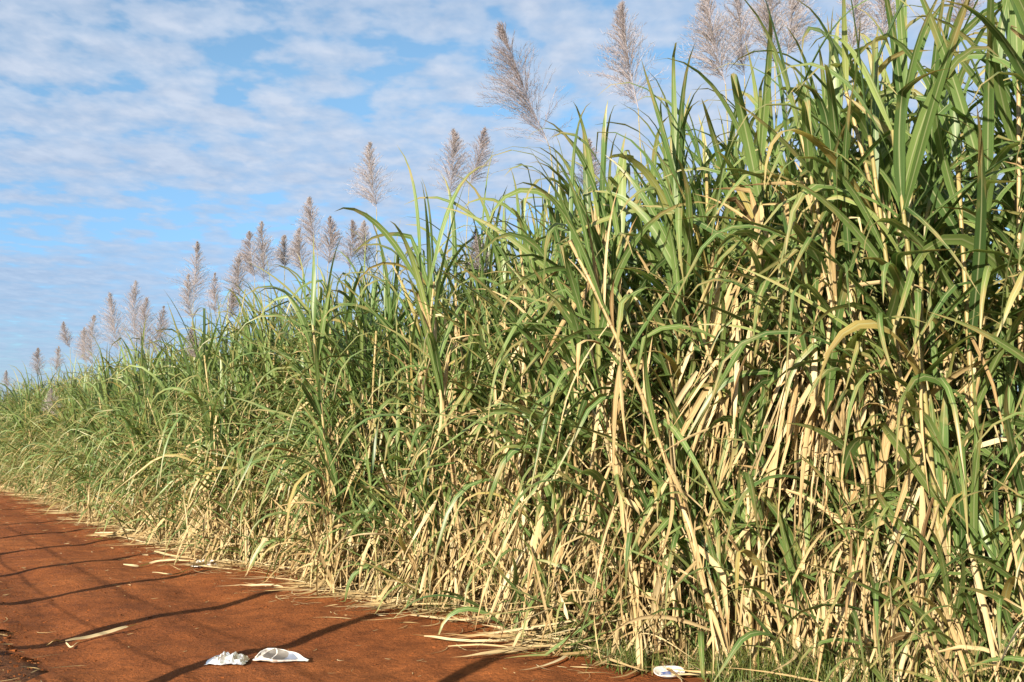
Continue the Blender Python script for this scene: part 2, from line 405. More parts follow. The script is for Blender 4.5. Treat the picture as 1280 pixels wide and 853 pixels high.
def skirt(md, base, face_az, n, spread=.3, reach=1.0):
    """broken dry leaves round the foot of a stool"""
    p = np.tile(np.asarray(base, float), (n, 1)); p[:, :2] += rng.normal(0, spread, (n, 2)); p[:, 2] += np.abs(rng.normal(0, .22, n))
    az = np.where(rng.random(n) < .6, face_az + rng.normal(0, 1.0, n), rng.uniform(0, 2 * PI, n))
    q = rng.random(n)
    th = np.where(q < .55, rng.uniform(R(3), R(32), n), np.where(q < .68, rng.uniform(R(50), R(100), n), rng.uniform(R(110), R(165), n)))
    p[:, 2] += np.where(q > .8, rng.uniform(.25, .7, n), 0)
    leaves(md, p, az, th, rng.uniform(.3, .95, n) * reach, rng.uniform(.012, .036, n), rng.uniform(.1, 1.6, n), np.clip(rng.normal(.60, .25, n), 0, 1), 7,
           rng.normal(0, 1.6, n), rng.uniform(.2, .9, n), .35, rng.normal(0, .8, n), .5, floor=base[2] + .015)

def thatch(md, face_az, zlo, zhi, n, out=.26):
    z = rng.uniform(zlo, zhi, n); a = face_az + rng.normal(0, .9, n); r = out * rng.uniform(.1, 1.0, n)
    # they hang in a few bunches
    nb_ = max(2, n // 9); ba = face_az + rng.normal(0, .9, nb_); bz = rng.uniform(zlo, zhi, nb_); bi = rng.integers(0, nb_, n); inb = rng.random(n) < .7
    a = np.where(inb, ba[bi] + rng.normal(0, .16, n), a); z = np.where(inb, bz[bi] + rng.normal(0, .10, n), z)
    pz = np.stack([np.cos(a) * r, np.sin(a) * r, np.maximum(z, .2)], 1)
    leaves(md, pz, a + rng.normal(0, .5, n), rng.uniform(R(138), R(176), n), rng.uniform(.45, 1.0, n), rng.uniform(.022, .05, n), rng.uniform(.1, 1.5, n), np.clip(rng.normal(.68, .22, n), 0, 1), 8,
           rng.normal(0, 1.3, n), rng.uniform(.15, .8, n), .25, rng.normal(0, .9, n), .35, .5, floor=.015)

def top_height(s):      # height of the upper dewlaps along the edge
    return np.interp(s, [0, 5, 7, 8.5, 10, 13, 17, 22, 30, 50], [3.72, 3.70, 3.62, 3.42, 3.10, 2.80, 2.56, 2.36, 2.38, 2.45])

def proj(p):
    q = np.asarray(p, float) - np.array([0, 0, CAMH])
    y = q[1] * math.cos(PITCH) + q[2] * math.sin(PITCH); z = -q[1] * math.sin(PITCH) + q[2] * math.cos(PITCH)
    return 640 + F * q[0] / y, 426.5 - F * z / y

CLUMPS = []
def clump(s, depth, row, recipe, detail=True, dry=1.0, foot=14, tuft=1.0, hscale=1.0, lean=None, lean_az=None):
    p, n = edge(s, depth); base = np.array([p[0], p[1], gz(p[0], p[1])])
    face = math.atan2(-n[1], -n[0])
    e = empty('sugarcane_clump', base)
    e['category'] = 'sugarcane'; e['dry'] = float(dry)
    far = base[1] > 17
    merged = (MB(), MB(), MB())
    H = float(top_height(s)) * hscale
    seg = 10 if base[1] < 14 else 7
    for kind in recipe:
        h = {'tall': H * rng.uniform(.86, 1.06), 'mid': H * rng.uniform(.36, .78), 'short': rng.uniform(.3, 1.35)}[kind]
        b = np.array([rng.normal(0, .17), rng.normal(0, .17), 0.0])
        if kind == 'short' and row == 0: b[:2] += np.array([math.cos(face), math.sin(face)]) * rng.uniform(.0, .3)
        mbs = stalk(b, h, face, kind, tuft, dry, lean if kind != 'short' else None, lean_az, seg, 1.22 if base[1] < 8.5 else 1.0 if base[1] < 11 else .88, merged if far else None)
        if not far:
            so = mbs[0].build('stalk', M['culm'], e)
            mbs[1].build('foliage', M['green'], so)
            if mbs[2].n: mbs[2].build('dry_foliage', M['dry'], so)
    if far:
        if foot: skirt(merged[2], (0, 0, 0), face, foot)
        if row == 0: thatch(merged[2], face, .25, .6, int(rng.integers(8, 26)))
        merged[1].build('foliage', M['green'], e)
        for a in ('v', 'f', 'uv', 'r', 'mi'): pass
        mc = merged[0]
        for v, f, uv, r in zip(mc.v, mc.f, mc.uv, mc.r): pass
        merged[2].build('dry_foliage', M['dry'], e); mc.build('stalk', M['culm'], e)
    elif foot:
        md = MB(); skirt(md, (0, 0, 0), face, foot)
        if row == 0:
            thatch(md, face, .25, .95, int(rng.integers(16, 38)), .34)
            if len(CLUMPS) in THATCH: thatch(md, face, *THATCH[len(CLUMPS)], .46)
        md.build('dead_foliage', M['dry'], e)
    CLUMPS.append((e, s, row, base, proj(base)))
    return e

S0 = 2.2
THATCH = {4: (1.2, 2.2, 20), 5: (1.0, 2.2, 24), 6: (.6, 1.6, 16), 8: (1.6, 2.9, 85), 9: (1.6, 2.8, 75), 11: (.45, 1.3, 34), 12: (.4, 1.3, 34), 13: (.9, 1.9, 36), 16: (.5, 1.3, 24), 20: (.8, 1.6, 22)}
DRY = {5: 1.7, 6: .7, 7: .6, 8: 1.9, 9: 1.4, 10: .6, 11: 1.7, 12: .7, 13: 1.6, 14: .6, 15: 1.5, 16: .7, 17: .8}
s = S0
while s < 46:
    near = s < 16
    recipe = ['tall'] * 4 + ['mid'] * (6 if len(CLUMPS) not in (8, 9) else 2) + ['short'] * rng.integers(5, 9)
    clump(s + rng.normal(0, .06), .42 + .16 * math.sin(s * 1.9) + .10 * math.sin(s * 4.3 + 1) + rng.normal(0, .06), 0, recipe, foot=64 if near else 40, dry=DRY.get(len(CLUMPS), rng.uniform(.75, 1.6) * (1 if near else .62)), tuft=rng.uniform(.8, 1.1))
    s += rng.uniform(.52, .68)
s = S0 - .5
while s < 46:
    clump(s + rng.normal(0, .08), 1.15 + rng.normal(0, .12), 1, ['tall'] * 7 + ['mid'] * 3, foot=6, dry=1.0)
    s += rng.uniform(.6, .78)

# the rest of the field, nobody could count it
mf = (MB(), MB(), MB())
for depth in np.arange(1.95, 9.5, .95):
    s = -2.0 if depth < 5 else 2.0
    while s < 62:
        p, n = edge(s + rng.normal(0, .15), depth + rng.normal(0, .2)); b0 = np.array([p[0], p[1], gz(p[0], p[1])])
        face = math.atan2(-n[1], -n[0])
        H = float(top_height(s))
        for _ in range(4 if depth < 4 else 3):
            b = b0 + np.array([rng.normal(0, .25), rng.normal(0, .25), 0])
            stalk(b, H * rng.uniform(.82, 1.05), face, 'tall', .85, .7 if depth < 5 else .3, seg=6, mbs=mf, w=1.15)
        s += rng.uniform(.75, 1.05) * (1 if depth < 5 else 1.35)
mall = MB()
for k, m_ in enumerate((mf[1], mf[2], mf[0])):
    for v, f, uv, r in zip(m_.v, m_.f, m_.uv, m_.r):
        mall.add(v, f - f.min(), uv, r, k)
field = mall.build('sugarcane_field', [M['green'], M['dry'], M['culm']])
tag(field, 'dense sugarcane field standing behind the front rows of clumps', 'sugarcane', kind='stuff')

# single canes that stand out at the front of the field
def lone(px, kind, h, lean, lean_az, label, w=1.0, leafn=None, dry=1.0, wetdroop=1.0, off=0.0):
    b = ground_at(*px); b[2] = gz(b[0], b[1])
    e = empty('sugarcane', b); tag(e, label, 'sugarcane')
    mc, mg, md = stalk(np.zeros(3), h, math.atan2(-.55, -.84), kind, 1.0, dry, lean, lean_az, 12, w, None, leafn, wetdroop)
    so = mc.build('stalk', M['culm'], e); mg.build('foliage', M['green'], so)
    if md.n: md.build('dry_foliage', M['dry'], so)
    return e
lone((905, 848), 'tall', 2.95, R(19), PI, 'pale straw sheathed cane leaning far over toward the open road', leafn=9, dry=2.0)
lone((1178, 902), 'short', 1.25, R(2), 0, 'upright young cane with broad bright green blades before golden straw', w=2.1, leafn=7, wetdroop=.3)
lone((1120, 884), 'tall', 3.75, R(8), PI, 'tall yellowish cane leaning up past the top edge among erect leaves', leafn=9, dry=1.0)
lone((955, 853), 'mid', 1.55, R(4), 1.0, 'bent leafy cane whose broad leaf hangs over dark shade near the road', w=1.6, leafn=7, wetdroop=1.3)
lone((1075, 870), 'mid', 1.9, R(5), 2.5, 'arching bladed cane with wide leaves crossing in front of thick straw', w=1.6, leafn=8, wetdroop=1.1)
lone((800, 828), 'tall', 2.5, R(9), 2.8, 'cane wrapped in hanging straw standing behind the heap of fallen leaves', leafn=10, dry=2.2)

# ------------------------------------------------------------------ flowering canes
def plume_mesh(mb, p0, p1, curl_az):
    full = rng.uniform(.75, 1.2); tone = rng.normal(0, .12); curl_az = curl_az + rng.normal(0, .6)
    """feathery panicle from p0 (bottom) to p1 (tip)"""
    p0 = np.asarray(p0, float); p1 = np.asarray(p1, float)
    Lp = np.linalg.norm(p1 - p0); ax = (p1 - p0) / Lp
    k = np.linspace(0, 1, 9)
    bow = np.array([math.cos(curl_az), math.sin(curl_az), 0]) * .03 * Lp
    pts = p0 + (p1 - p0) * k[:, None] + bow * (np.sin(k * PI))[:, None]
    tube(mb, pts, np.linspace(.0042, .0012, 9), 4, .8)
    nb = int(210 * full)
    t = np.sort(rng.uniform(.02, .99, nb))
    base = on_curve(pts, t)
    length = Lp * (.50 * np.minimum(1, (t + .12) / .26) * (1 - t) ** .85 + .022) * (.65 + .4 * full) * rng.uniform(.75, 1.2, nb)
    az = rng.uniform(0, 2 * PI, nb); az = np.where(rng.random(nb) < rng.uniform(.2, .5), curl_az + rng.normal(0, .6, nb), az)
    th0 = math.acos(max(-1, min(1, ax[2])))
    th = rng.uniform(R(24), R(62), nb) * (1 - .6 * t ** 2)
    saz = math.atan2(ax[1], ax[0])
    d = np.stack([np.sin(th) * np.cos(az) + math.sin(th0) * math.cos(saz), np.sin(th) * np.sin(az) + math.sin(th0) * math.sin(saz), np.cos(th)], 1)
    d /= np.linalg.norm(d, axis=1)[:, None]
    th = np.arccos(d[:, 2]); az = np.arctan2(d[:, 1], d[:, 0])
    rn = np.clip(rng.normal(.45, .2, nb), 0, 1)
    leaves(mb, base, az, th, length, .0035, rng.uniform(.8, 2.0, nb), rn, 5, 0, 0, 0, rng.uniform(0, 3, nb), .3)
    # hairs along the branches
    nh = 18
    u = np.tile(np.linspace(.08, 1.0, nh), nb); bi = np.repeat(np.arange(nb), nh)
    hp = base[bi] + d[bi] * (length[bi] * u)[:, None] - np.array([0, 0, 1.]) * (length[bi] * .22 * u ** 2)[:, None]
    hd = d[bi] + rng.normal(0, .45, (len(bi), 3)); hd /= np.linalg.norm(hd, axis=1)[:, None]
    leaves(mb, hp, np.arctan2(hd[:, 1], hd[:, 0]), np.arccos(np.clip(hd[:, 2], -1, 1)), rng.uniform(.03, .07, len(bi)) * (Lp / .75) * (1 - .55 * t[bi]), .0034, .6,
           np.clip(rng.normal(.55 + tone, .25, len(bi)), 0, 1), 2, 0, 0, 0, rng.uniform(0, 3, len(bi)), .2, wprof='grass')

def edge_depth_for(x):      # distance at which the photo column x meets the cane edge
    d = ray(x, 600); tx = d[0] / d[1]
    best = None
    ys = np.linspace(3, 60, 3000)
    ex = np.interp(ys, EDGE[:, 1], EDGE[:, 0])
    i = np.argmin(np.abs(ex - tx * ys)); return ys[i]
# tip x, tip y, bottom x, bottom y, metres behind the edge, label
FL = [
 (630, 38, 682, 166, .9, 'flowering cane with the biggest feathery plume tilted over open sky'),
 (779, 10, 796, 120, 1.2, 'flowering cane whose upright plume stands between the biggest plume and the tall top leaves'),
 (463, 183, 470, 252, 2.6, 'flowering cane with one lone small plume apart from all others in open sky'),
 (566, 166, 562, 236, 2.6, 'flowering cane bearing the narrower of two plumes standing close together in open sky'),
 (604, 164, 588, 224, 2.7, 'flowering cane bearing the wider of two plumes standing close together in open sky'),
 (735, 178, 731, 240, 2.2, 'flowering cane with a faint plume half lost among arching dark leaves below the upright plume'),
 (596, 290, 604, 338, .5, 'flowering cane with a short brown plume sunk in green leaves below the paired plumes'),
 (885, -6, 905, 92, 1.3, 'flowering cane with a broad plume at the top edge over the tallest leaves'),
 (922, -20, 930, 84, 1.8, 'flowering cane with a hazy plume crowded beside the broad plume at the top edge'),
 (962, -25, 968, 70, 1.2, 'flowering cane with a plume cut by the top edge above the yellow leaning cane'),
 (990, -30, 984, 60, 2.0, 'flowering cane with a thin plume behind the plume cut by the top edge'),
 (1068, -30, 1065, 52, 1.9, 'flowering cane with a grey plume seen between erect leaves at the top edge'),
 (1100, -25, 1102, 40, 1.4, 'flowering cane with a tan plume among erect leaves at the top edge'),
 (1205, -30, 1198, 24, 1.6, 'flowering cane with a sparse plume behind drooping leaves at the top corner'),
 (388, 250, 396, 308, 2.2, 'flowering cane with the tallest plume of the middle cluster of plumes'),
 (412, 274, 410, 326, 1.6, 'flowering cane with a tan fluffy plume close beside the tallest plume of the middle cluster'),
 (440, 278, 437, 330, 2.4, 'flowering cane with a grey plume on the near side of the middle cluster'),
 (456, 279, 459, 326, 2.9, 'flowering cane with a pale plume at the near end of the middle cluster'),
 (375, 288, 378, 334, 2.4, 'flowering cane with a faint plume inside the middle cluster'),
 (356, 296, 356, 330, 3.0, 'flowering cane with a small pale plume inside the middle cluster'),
 (328, 281, 330, 344, 2.2, 'flowering cane with a long plume at the far side of the middle cluster'),
 (313, 292, 318, 342, 2.9, 'flowering cane with a plume hanging close behind the long plume of the middle cluster'),
 (300, 320, 300, 366, 2.0, 'flowering cane with a dark plume just beyond the middle cluster'),
 (246, 306, 242, 366, 2.2, 'flowering cane with the upper plume of a stacked pair beyond the middle cluster'),
 (236, 346, 240, 394, 1.6, 'flowering cane with the lower plume of a stacked pair beyond the middle cluster'),
 (269, 344, 270, 388, 2.0, 'flowering cane with a small dark plume beside the stacked pair of plumes'),
 (290, 362, 286, 395, 1.8, 'flowering cane with a low fluffy plume touching the leaves near the dark plume'),
 (240, 410, 246, 444, .5, 'flowering cane with a brown plume sunk in leaves under the stacked pair'),
 (138, 370, 148, 432, 1.6, 'flowering cane with a dark plume bent away at the far end of the far cluster'),
 (170, 356, 168, 432, 1.8, 'flowering cane with the tallest plume of the far cluster'),
 (184, 376, 182, 434, 2.2, 'flowering cane with a plume close against the tallest plume of the far cluster'),
 (204, 386, 192, 436, 1.6, 'flowering cane with a tilted plume at the near end of the far cluster'),
 (118, 398, 116, 452, 1.2, 'flowering cane with a broad reddish plume standing beyond the far cluster'),
 (106, 412, 108, 450, 1.8, 'flowering cane with a small plume behind the broad reddish plume'),
 (80, 404, 87, 432, 1.6, 'flowering cane with a lone small plume on a thin stem beyond the broad reddish plume'),
 (48, 437, 50, 466, 1.4, 'flowering cane with a small pale plume far along the field edge'),
 (73, 434, 70, 462, 2.0, 'flowering cane with a small grey plume just nearer than the small pale far plume'),
 (64, 488, 70, 520, .4, 'flowering cane with a brown plume low in the leaves of the far end'),
 (8, 464, 10, 482, 1.2, 'flowering cane with the farthest reddish plume at the end of the field'),
]
for (tx, ty, bx, by, back, label) in FL:
    Y = edge_depth_for(bx) + back / .8
    gx, gy = tx - bx, ty - by; tx, ty, bx, by = tx + gx * .04, ty + gy * .04, bx - gx * .10, by - gy * .14
    pt = at_depth(tx, ty, Y); pb = at_depth(bx, by, Y)
    dx = pb[0] - pt[0]
    bas = np.array([pb[0] + dx * .9 + rng.normal(0, .05), Y + rng.normal(0, .1), 0.0]); bas[2] = gz(bas[0], bas[1])
    e = empty('flowering_sugarcane', bas); tag(e, label, 'sugarcane', 'flowering canes')
    pt -= bas; pb -= bas
    face = math.atan2(-.55, -.84)
    k = np.linspace(0, 1, 10)[:, None]
    c = (1 - k) ** 2 * 0 + 2 * k * (1 - k) * np.array([pb[0] * .35, pb[1] * .35, pb[2] * .5]) + k ** 2 * pb
    mc, mg, md = MB(), MB(), MB()
    tube(mc, c, np.interp(k[:, 0], [0, .6, .75, 1], [.015, .012, .006, .0042]), 6, .45)
    hfrac = np.clip((top_height(np.interp(Y, EDGE[:, 1], ARC)) + .1) / pb[2], .3, .9)
    nl = 9; i = np.arange(nl)
    az = rng.uniform(0, PI) + PI * (i % 2) + rng.normal(0, .4, nl)
    leaves(mg, on_curve(c, hfrac - i / nl * .3 + .04), az, R(6) + R(40) * i / nl, rng.uniform(.7, 1.2, nl), rng.uniform(.025, .04, nl), rng.uniform(.8, 2.6, nl), np.clip(rng.normal(.55, .2, nl), 0, .97), 8, rng.normal(0, .8, nl), .3, .15, 0, .3)
    nd = 7
    leaves(md, on_curve(c, rng.uniform(.05, hfrac * .7, nd)), rng.uniform(0, 2 * PI, nd), rng.uniform(R(60), R(130), nd), rng.uniform(.5, 1, nd), rng.uniform(.016, .035, nd), 5, np.clip(rng.normal(.58, .24, nd), 0, 1), 7, rng.normal(0, 2, nd), .5, .2, 0, .4)
    so = mc.build('stalk', M['culm'], e)
    mg.build('foliage', M['green'], so); md.build('dry_foliage', M['dry'], so)
    mp = MB(); plume_mesh(mp, pb, pt, PI if dx > 0 else 0)
    mp.build('flower_plume', M['plume'], so)

# ------------------------------------------------------------------ straw, grass, clods
def t_edge_pts(n, lo, hi, s0=1.0, s1=46, power=1.6):
    s = s0 + (s1 - s0) * rng.random(n) ** power
    out = np.zeros((n, 3))
    for i, (a, d) in enumerate(zip(s, rng.uniform(lo, hi, n))):
        p, _ = edge(a, d); out[i, :2] = p
    out[:, 2] = ground_z(out[:, 0], out[:, 1])
    return out
ms = MB()
DISH = ground_at(836, 848)
def flat_straw(mb, p, L, w, az, lift, rnd, th=None):
    ok = np.hypot(p[:, 0] - DISH[0], p[:, 1] - DISH[1] + .15) > .42
    lift = np.broadcast_to(lift, (len(p),))[ok]; p, L, w, az, rnd = p[ok], L[ok], w[ok], az[ok], rnd[ok]
    n = len(p); q = p.copy(); q[:, 2] += lift
    leaves(mb, q, az, R(88) + rng.normal(0, R(3), n) if th is None else th, L, w, 0.0, rnd, 7, rng.normal(0, 1.2, n), rng.uniform(.2, .7, n), 0, rng.normal(0, .3, n), 1.1)
n = 6200
p = t_edge_pts(n, -.25, .7, power=1.35)
p = p[vnoise(p[:, 0] * 1.4, p[:, 1] * 1.4, 31) + .6 * vnoise(p[:, 0] * 3.1, p[:, 1] * 3.1, 32) > rng.uniform(-.35, .25, len(p))]; n = len(p); d_ = rng.normal(.25, .3, n)
aaz = np.where(rng.random(n) < .6, math.atan2(A_DIR[1], A_DIR[0]) + PI * rng.integers(0, 2, n) + rng.normal(0, .5, n), rng.uniform(0, 2 * PI, n))
flat_straw(ms, p, rng.uniform(.2, 1.0, n), rng.uniform(.005, .020, n), aaz, np.abs(rng.normal(.03, .04, n)) + .012, np.clip(rng.normal(.62, .24, n), 0, 1))
n = 520
p = t_edge_pts(n, -.8, -.1); flat_straw(ms, p, rng.uniform(.06, .4, n), rng.uniform(.004, .012, n), rng.uniform(0, 2 * PI, n), .012, np.clip(rng.normal(.6, .25, n), 0, 1))
n = 520     # small chips over the road
ss = rng.uniform(3, 34, n); tt = rng.uniform(.6, 4.2, n)
p = np.stack([ss * A_DIR[0] + tt * B_DIR[0], ss * A_DIR[1] + tt * B_DIR[1], np.zeros(n)], 1); p[:, 2] = ground_z(p[:, 0], p[:, 1])
flat_straw(ms, p, rng.uniform(.015, .11, n), rng.uniform(.003, .010, n), rng.uniform(0, 2 * PI, n), .006, np.clip(rng.normal(.6, .25, n), 0, 1))
n = 700     # trampled trash on the verge
ss = rng.uniform(2, 24, n); tt = np.minimum(rng.normal(.55, .4, n), 1.35)
p = np.stack([ss * A_DIR[0] + tt * B_DIR[0], ss * A_DIR[1] + tt * B_DIR[1], np.zeros(n)], 1); p[:, 2] = ground_z(p[:, 0], p[:, 1])
flat_straw(ms, p, rng.uniform(.05, .3, n), rng.uniform(.004, .014, n), rng.uniform(0, 2 * PI, n), .012, np.clip(rng.normal(.3, .25, n), 0, 1))
tag(ms.build('straw_litter', M['dry']), 'dry cane straw strewn along the foot of the cane', 'straw', kind='stuff')

mg = MB()
def tuft(x, y, r, n, h):
    c = ground_at(x, y + 7 * min(1, (y - 600) / 150))
    p = np.tile(c, (n, 1)); p[:, :2] += rng.normal(0, r * .5, (n, 1)) * A_DIR + rng.normal(0, r * .28, (n, 1)) * B_DIR
    p = p[np.hypot(p[:, 0] - DISH[0], p[:, 1] - DISH[1] + .12) > .26]; n = len(p)
    p[:, 2] = ground_z(p[:, 0], p[:, 1])
    leaves(mg, p, rng.uniform(0, 2 * PI, n), rng.uniform(R(3), R(50), n), h * rng.uniform(.6, 1.5, n), rng.uniform(.004, .009, n), rng.uniform(.5, 3, n), np.clip(rng.normal(.5, .25, n), 0, 1), 5, rng.normal(0, 1, n), .3, 0, 0, .4)
for g in ((95, 622, 1.8, 1300, .45), (122, 634, .9, 420, .32), (60, 622, .9, 300, .3), (530, 748, .5, 420, .16), (500, 742, .4, 200, .13), (905, 842, .45, 700, .18), (760, 816, .4, 420, .15), (800, 828, .3, 260, .14), (880, 846, .3, 300, .12), (545, 758, .3, 260, .12),
          (960, 846, .4, 360, .2), (1040, 862, .5, 500, .28), (1130, 880, .5, 600, .36), (1220, 900, .5, 600, .42), (1270, 915, .4, 400, .42), (1000, 854, .4, 360, .24), (400, 726, .5, 120, .14), (700, 800, .4, 120, .14), (285, 697, .5, 130, .16)):
    tuft(*g)
n = 3600    # verge by the fence
ss = rng.uniform(-4, 34, n); tt = np.minimum(rng.normal(-.45, .5, n), .62)
p = np.stack([ss * A_DIR[0] + tt * B_DIR[0], ss * A_DIR[1] + tt * B_DIR[1], np.zeros(n)], 1)
keep = np.hypot(p[:, 0], p[:, 1]) > 1.0; p = p[keep]; n = len(p); p[:, 2] = ground_z(p[:, 0], p[:, 1])
leaves(mg, p, rng.uniform(0, 2 * PI, n), rng.uniform(R(3), R(50), n), rng.uniform(.1, .45, n), rng.uniform(.005, .010, n), rng.uniform(.5, 3, n), np.clip(rng.normal(.6, .3, n), 0, 1), 5, rng.normal(0, 1, n), .3, 0, 0, .4)
tag(mg.build('grass', M['grass']), 'short green grass growing in tufts along the road edges', 'grass', kind='stuff')

mk = MB()
def clods(pts, sizes):
    # small lumpy octahedron-like stones with 6 quads (cube sphere), jittered
    cv = np.array([[x, y, z] for x in (-1, 1) for y in (-1, 1) for z in (-1, 1)], float); cv /= np.linalg.norm(cv, axis=1)[:, None]
    cf = np.array([[0, 1, 3, 2], [4, 6, 7, 5], [0, 4, 5, 1], [2, 3, 7, 6], [0, 2, 6, 4], [1, 5, 7, 3]])
    for q, z in zip(pts, sizes):
        a = rng.uniform(0, PI); c_, s_ = math.cos(a), math.sin(a)
        v = cv * rng.uniform(.6, 1.3, (8, 1)) * z * np.array([1.2, .9, .6])
        v = np.stack([v[:, 0] * c_ - v[:, 1] * s_, v[:, 0] * s_ + v[:, 1] * c_, v[:, 2]], 1) + q
        mk.add(v, cf, np.zeros((6, 4, 2)), np.full(8, rng.random()))
n = 3800
ss = 2 + 26 * rng.random(n) ** 1.5; tt = rng.uniform(.9, 4.4, n); tt = np.where(rng.random(n) < .35, rng.normal(1.25, .2, n), tt)
p = np.stack([ss * A_DIR[0] + tt * B_DIR[0], ss * A_DIR[1] + tt * B_DIR[1], np.zeros(n)], 1); p[:, 2] = ground_z(p[:, 0], p[:, 1])
clods(p, rng.lognormal(math.log(.007), .5, n))
n = 1800
ss = 2 + 20 * rng.random(n) ** 1.4; tt = rng.uniform(.1, 1.1, n)
p = np.stack([ss * A_DIR[0] + tt * B_DIR[0], ss * A_DIR[1] + tt * B_DIR[1], np.zeros(n)], 1); p[:, 2] = ground_z(p[:, 0], p[:, 1])
clods(p, rng.lognormal(math.log(.009), .5, n))
tag(mk.build('soil_clods', M['soil'], smooth=False), 'small clods of red soil scattered over the dirt road', 'soil', kind='stuff')

# ------------------------------------------------------------------ single dry leaves lying on the road
SD0 = np.array([.42, .90])
def lying_leaf(pxs, w, rnd, label, lift=.02, mat='dry', group='dry cane leaves lying on the road', cat='leaf', name='fallen_cane_leaf'):
    pts = np.array([ground_at(*q) for q in pxs]);
    k = np.linspace(0, 1, 22); kk = np.linspace(0, 1, len(pts))
    # smooth interpolation
    c = np.stack([np.interp(k, kk, pts[:, i]) for i in range(3)], 1)
    for _ in range(3): c[1:-1] = (c[:-2] + 2 * c[1:-1] + c[2:]) / 4
    lf = np.array([q[2] if len(q) > 2 else 0 for q in [tuple(x) for x in pxs]])
    c[:, 2] = ground_z(c[:, 0], c[:, 1]) + lift + .012 + .012 * np.sin(k * 7 + rnd * 9)
    tg = np.gradient(c, axis=0); tg /= np.linalg.norm(tg, axis=1)[:, None]
    sd = np.cross(tg, [0, 0, 1.]); sd /= np.linalg.norm(sd, axis=1)[:, None]
    V = []
    for i in range(22):
        t = k[i]; hw = w * .32 * min(1, .55 + 3 * t) * (1 - max(0, (t - .6) / .4) ** 1.5 * .85)
        up = np.array([0, 0, 1.])
        a = (.55 + .25 * math.sin(t * 5 + rnd * 20)) * (1 if sd[i][0] * SD0[0] + sd[i][1] * SD0[1] > 0 else -1)
        s_ = sd[i] * math.cos(a) + up * math.sin(a)
        V += [c[i] + s_ * hw + up * hw * .7, c[i], c[i] - s_ * hw + up * hw * .7]
    V = np.array(V)
    V[:, 2] = np.maximum(V[:, 2], ground_z(V[:, 0], V[:, 1]) + .004)
    f = []; uv = []
    for i in range(21):
        for q in (0, 1):
            b = i * 3 + q; f.append([b, b + 1, b + 4, b + 3]); uv.append([[q * .5, k[i] * .3], [q * .5 + .5, k[i] * .3], [q * .5 + .5, k[i + 1] * .3], [q * .5, k[i + 1] * .3]])
    mb = MB(); mb.add(V, np.array(f), np.array(uv), np.full(len(V), rnd))
    o = mb.build(name, M[mat], origin=c[11])
    return tag(o, label, cat, group)
lying_leaf([(82, 803), (110, 797), (150, 791), (176, 785)], .045, .9, 'thick pale dry leaf lying alone across a post shadow on the red road', .018)
lying_leaf([(58, 805), (80, 800)], .03, .5, 'short tan leaf scrap touching the end of the lone thick pale leaf')
lying_leaf([(82, 805), (90, 808), (104, 803)], .02, .95, 'tiny curled straw under the lone thick pale leaf')
lying_leaf([(154, 708), (172, 708), (195, 703), (240, 706), (262, 704)], .05, .95, 'long white straw pointing into the road from the crumpled white wrapper')
lying_leaf([(192, 694), (215, 700), (255, 698), (278, 693)], .06, .75, 'bent tan straw lying just beyond the long white straw')
lying_leaf([(190, 718), (215, 719), (232, 714), (250, 708)], .035, .85, 'thin curved straw lying on the near side of the long white straw')
lying_leaf([(118, 669), (150, 669), (185, 667)], .05, .98, 'straight pale straw lying flat at the far part of the road edge')
lying_leaf([(170, 668), (188, 676), (212, 680), (235, 675), (250, 664)], .045, .85, 'curved tan straw bowing out of the cane foot beyond the crumpled white wrapper')
lying_leaf([(96, 649), (120, 650), (140, 647)], .05, .8, 'small hooked straw at the farthest part of the road edge by the grass')
lying_leaf([(513, 776), (560, 779), (600, 782), (628, 778)], .03, .9, 'straight tan straw on the soil just beyond the nearest post shadow tip')
lying_leaf([(530, 800), (552, 800), (590, 806), (640, 808), (680, 800)], .035, .92, 'long wavy straw whose end reaches nearest the near post shadow tip')
lying_leaf([(560, 812), (610, 815), (660, 816), (690, 812)], .022, .65, 'thin dull straw lying on the near side of the long wavy straw')
lying_leaf([(676, 816), (690, 820), (697, 829)], .022, .7, 'short crooked straw with one end bent toward the bottom by the wavy straw')
lying_leaf([(840, 850), (900, 848), (960, 852), (1000, 858)], .03, .9, 'long pale straw on the soil in front of the white foam dish')
lying_leaf([(640, 800), (690, 785), (730, 765), (765, 748)], .045, .80, 'long yellowish leaf slanting from the soil up into the straw heap', .05)

# leaves fallen forward in a heap at the road edge
hp = empty('fallen_leaf_spray', ground_at(735, 790)); tag(hp, 'spray of long green and straw leaves fallen onto the road edge before the straw heap', 'leaves')
h0 = np.array(hp.location)
for k_, (mat, rr, nn_) in enumerate((('green', .62, 10), ('dry', .8, 30))):
    mb = MB(); pts = np.array([ground_at(x_, y_) for x_, y_ in zip(rng.uniform(755, 805, nn_), rng.uniform(806, 826, nn_))]); pts[:, 2] = ground_z(pts[:, 0], pts[:, 1]) + rng.uniform(.10, .48, nn_) * (1 if mat == 'green' else .8)
    leaves(mb, pts - h0, PI + rng.normal(-.12, .2, nn_), R(104) + rng.normal(0, R(9), nn_), rng.uniform(.75, 1.2, nn_), rng.uniform(.022, .038, nn_), rng.uniform(-.2, .35, nn_), np.clip(rng.normal(rr, .15, nn_), 0, .96), 14, rng.normal(0, .6, nn_), .4, .06, 0, .25, floor=-.01 + gz(h0[0], h0[1]) - h0[2] + .02)
    mb.build('foliage' if mat == 'green' else 'dry_foliage', M[mat], hp)

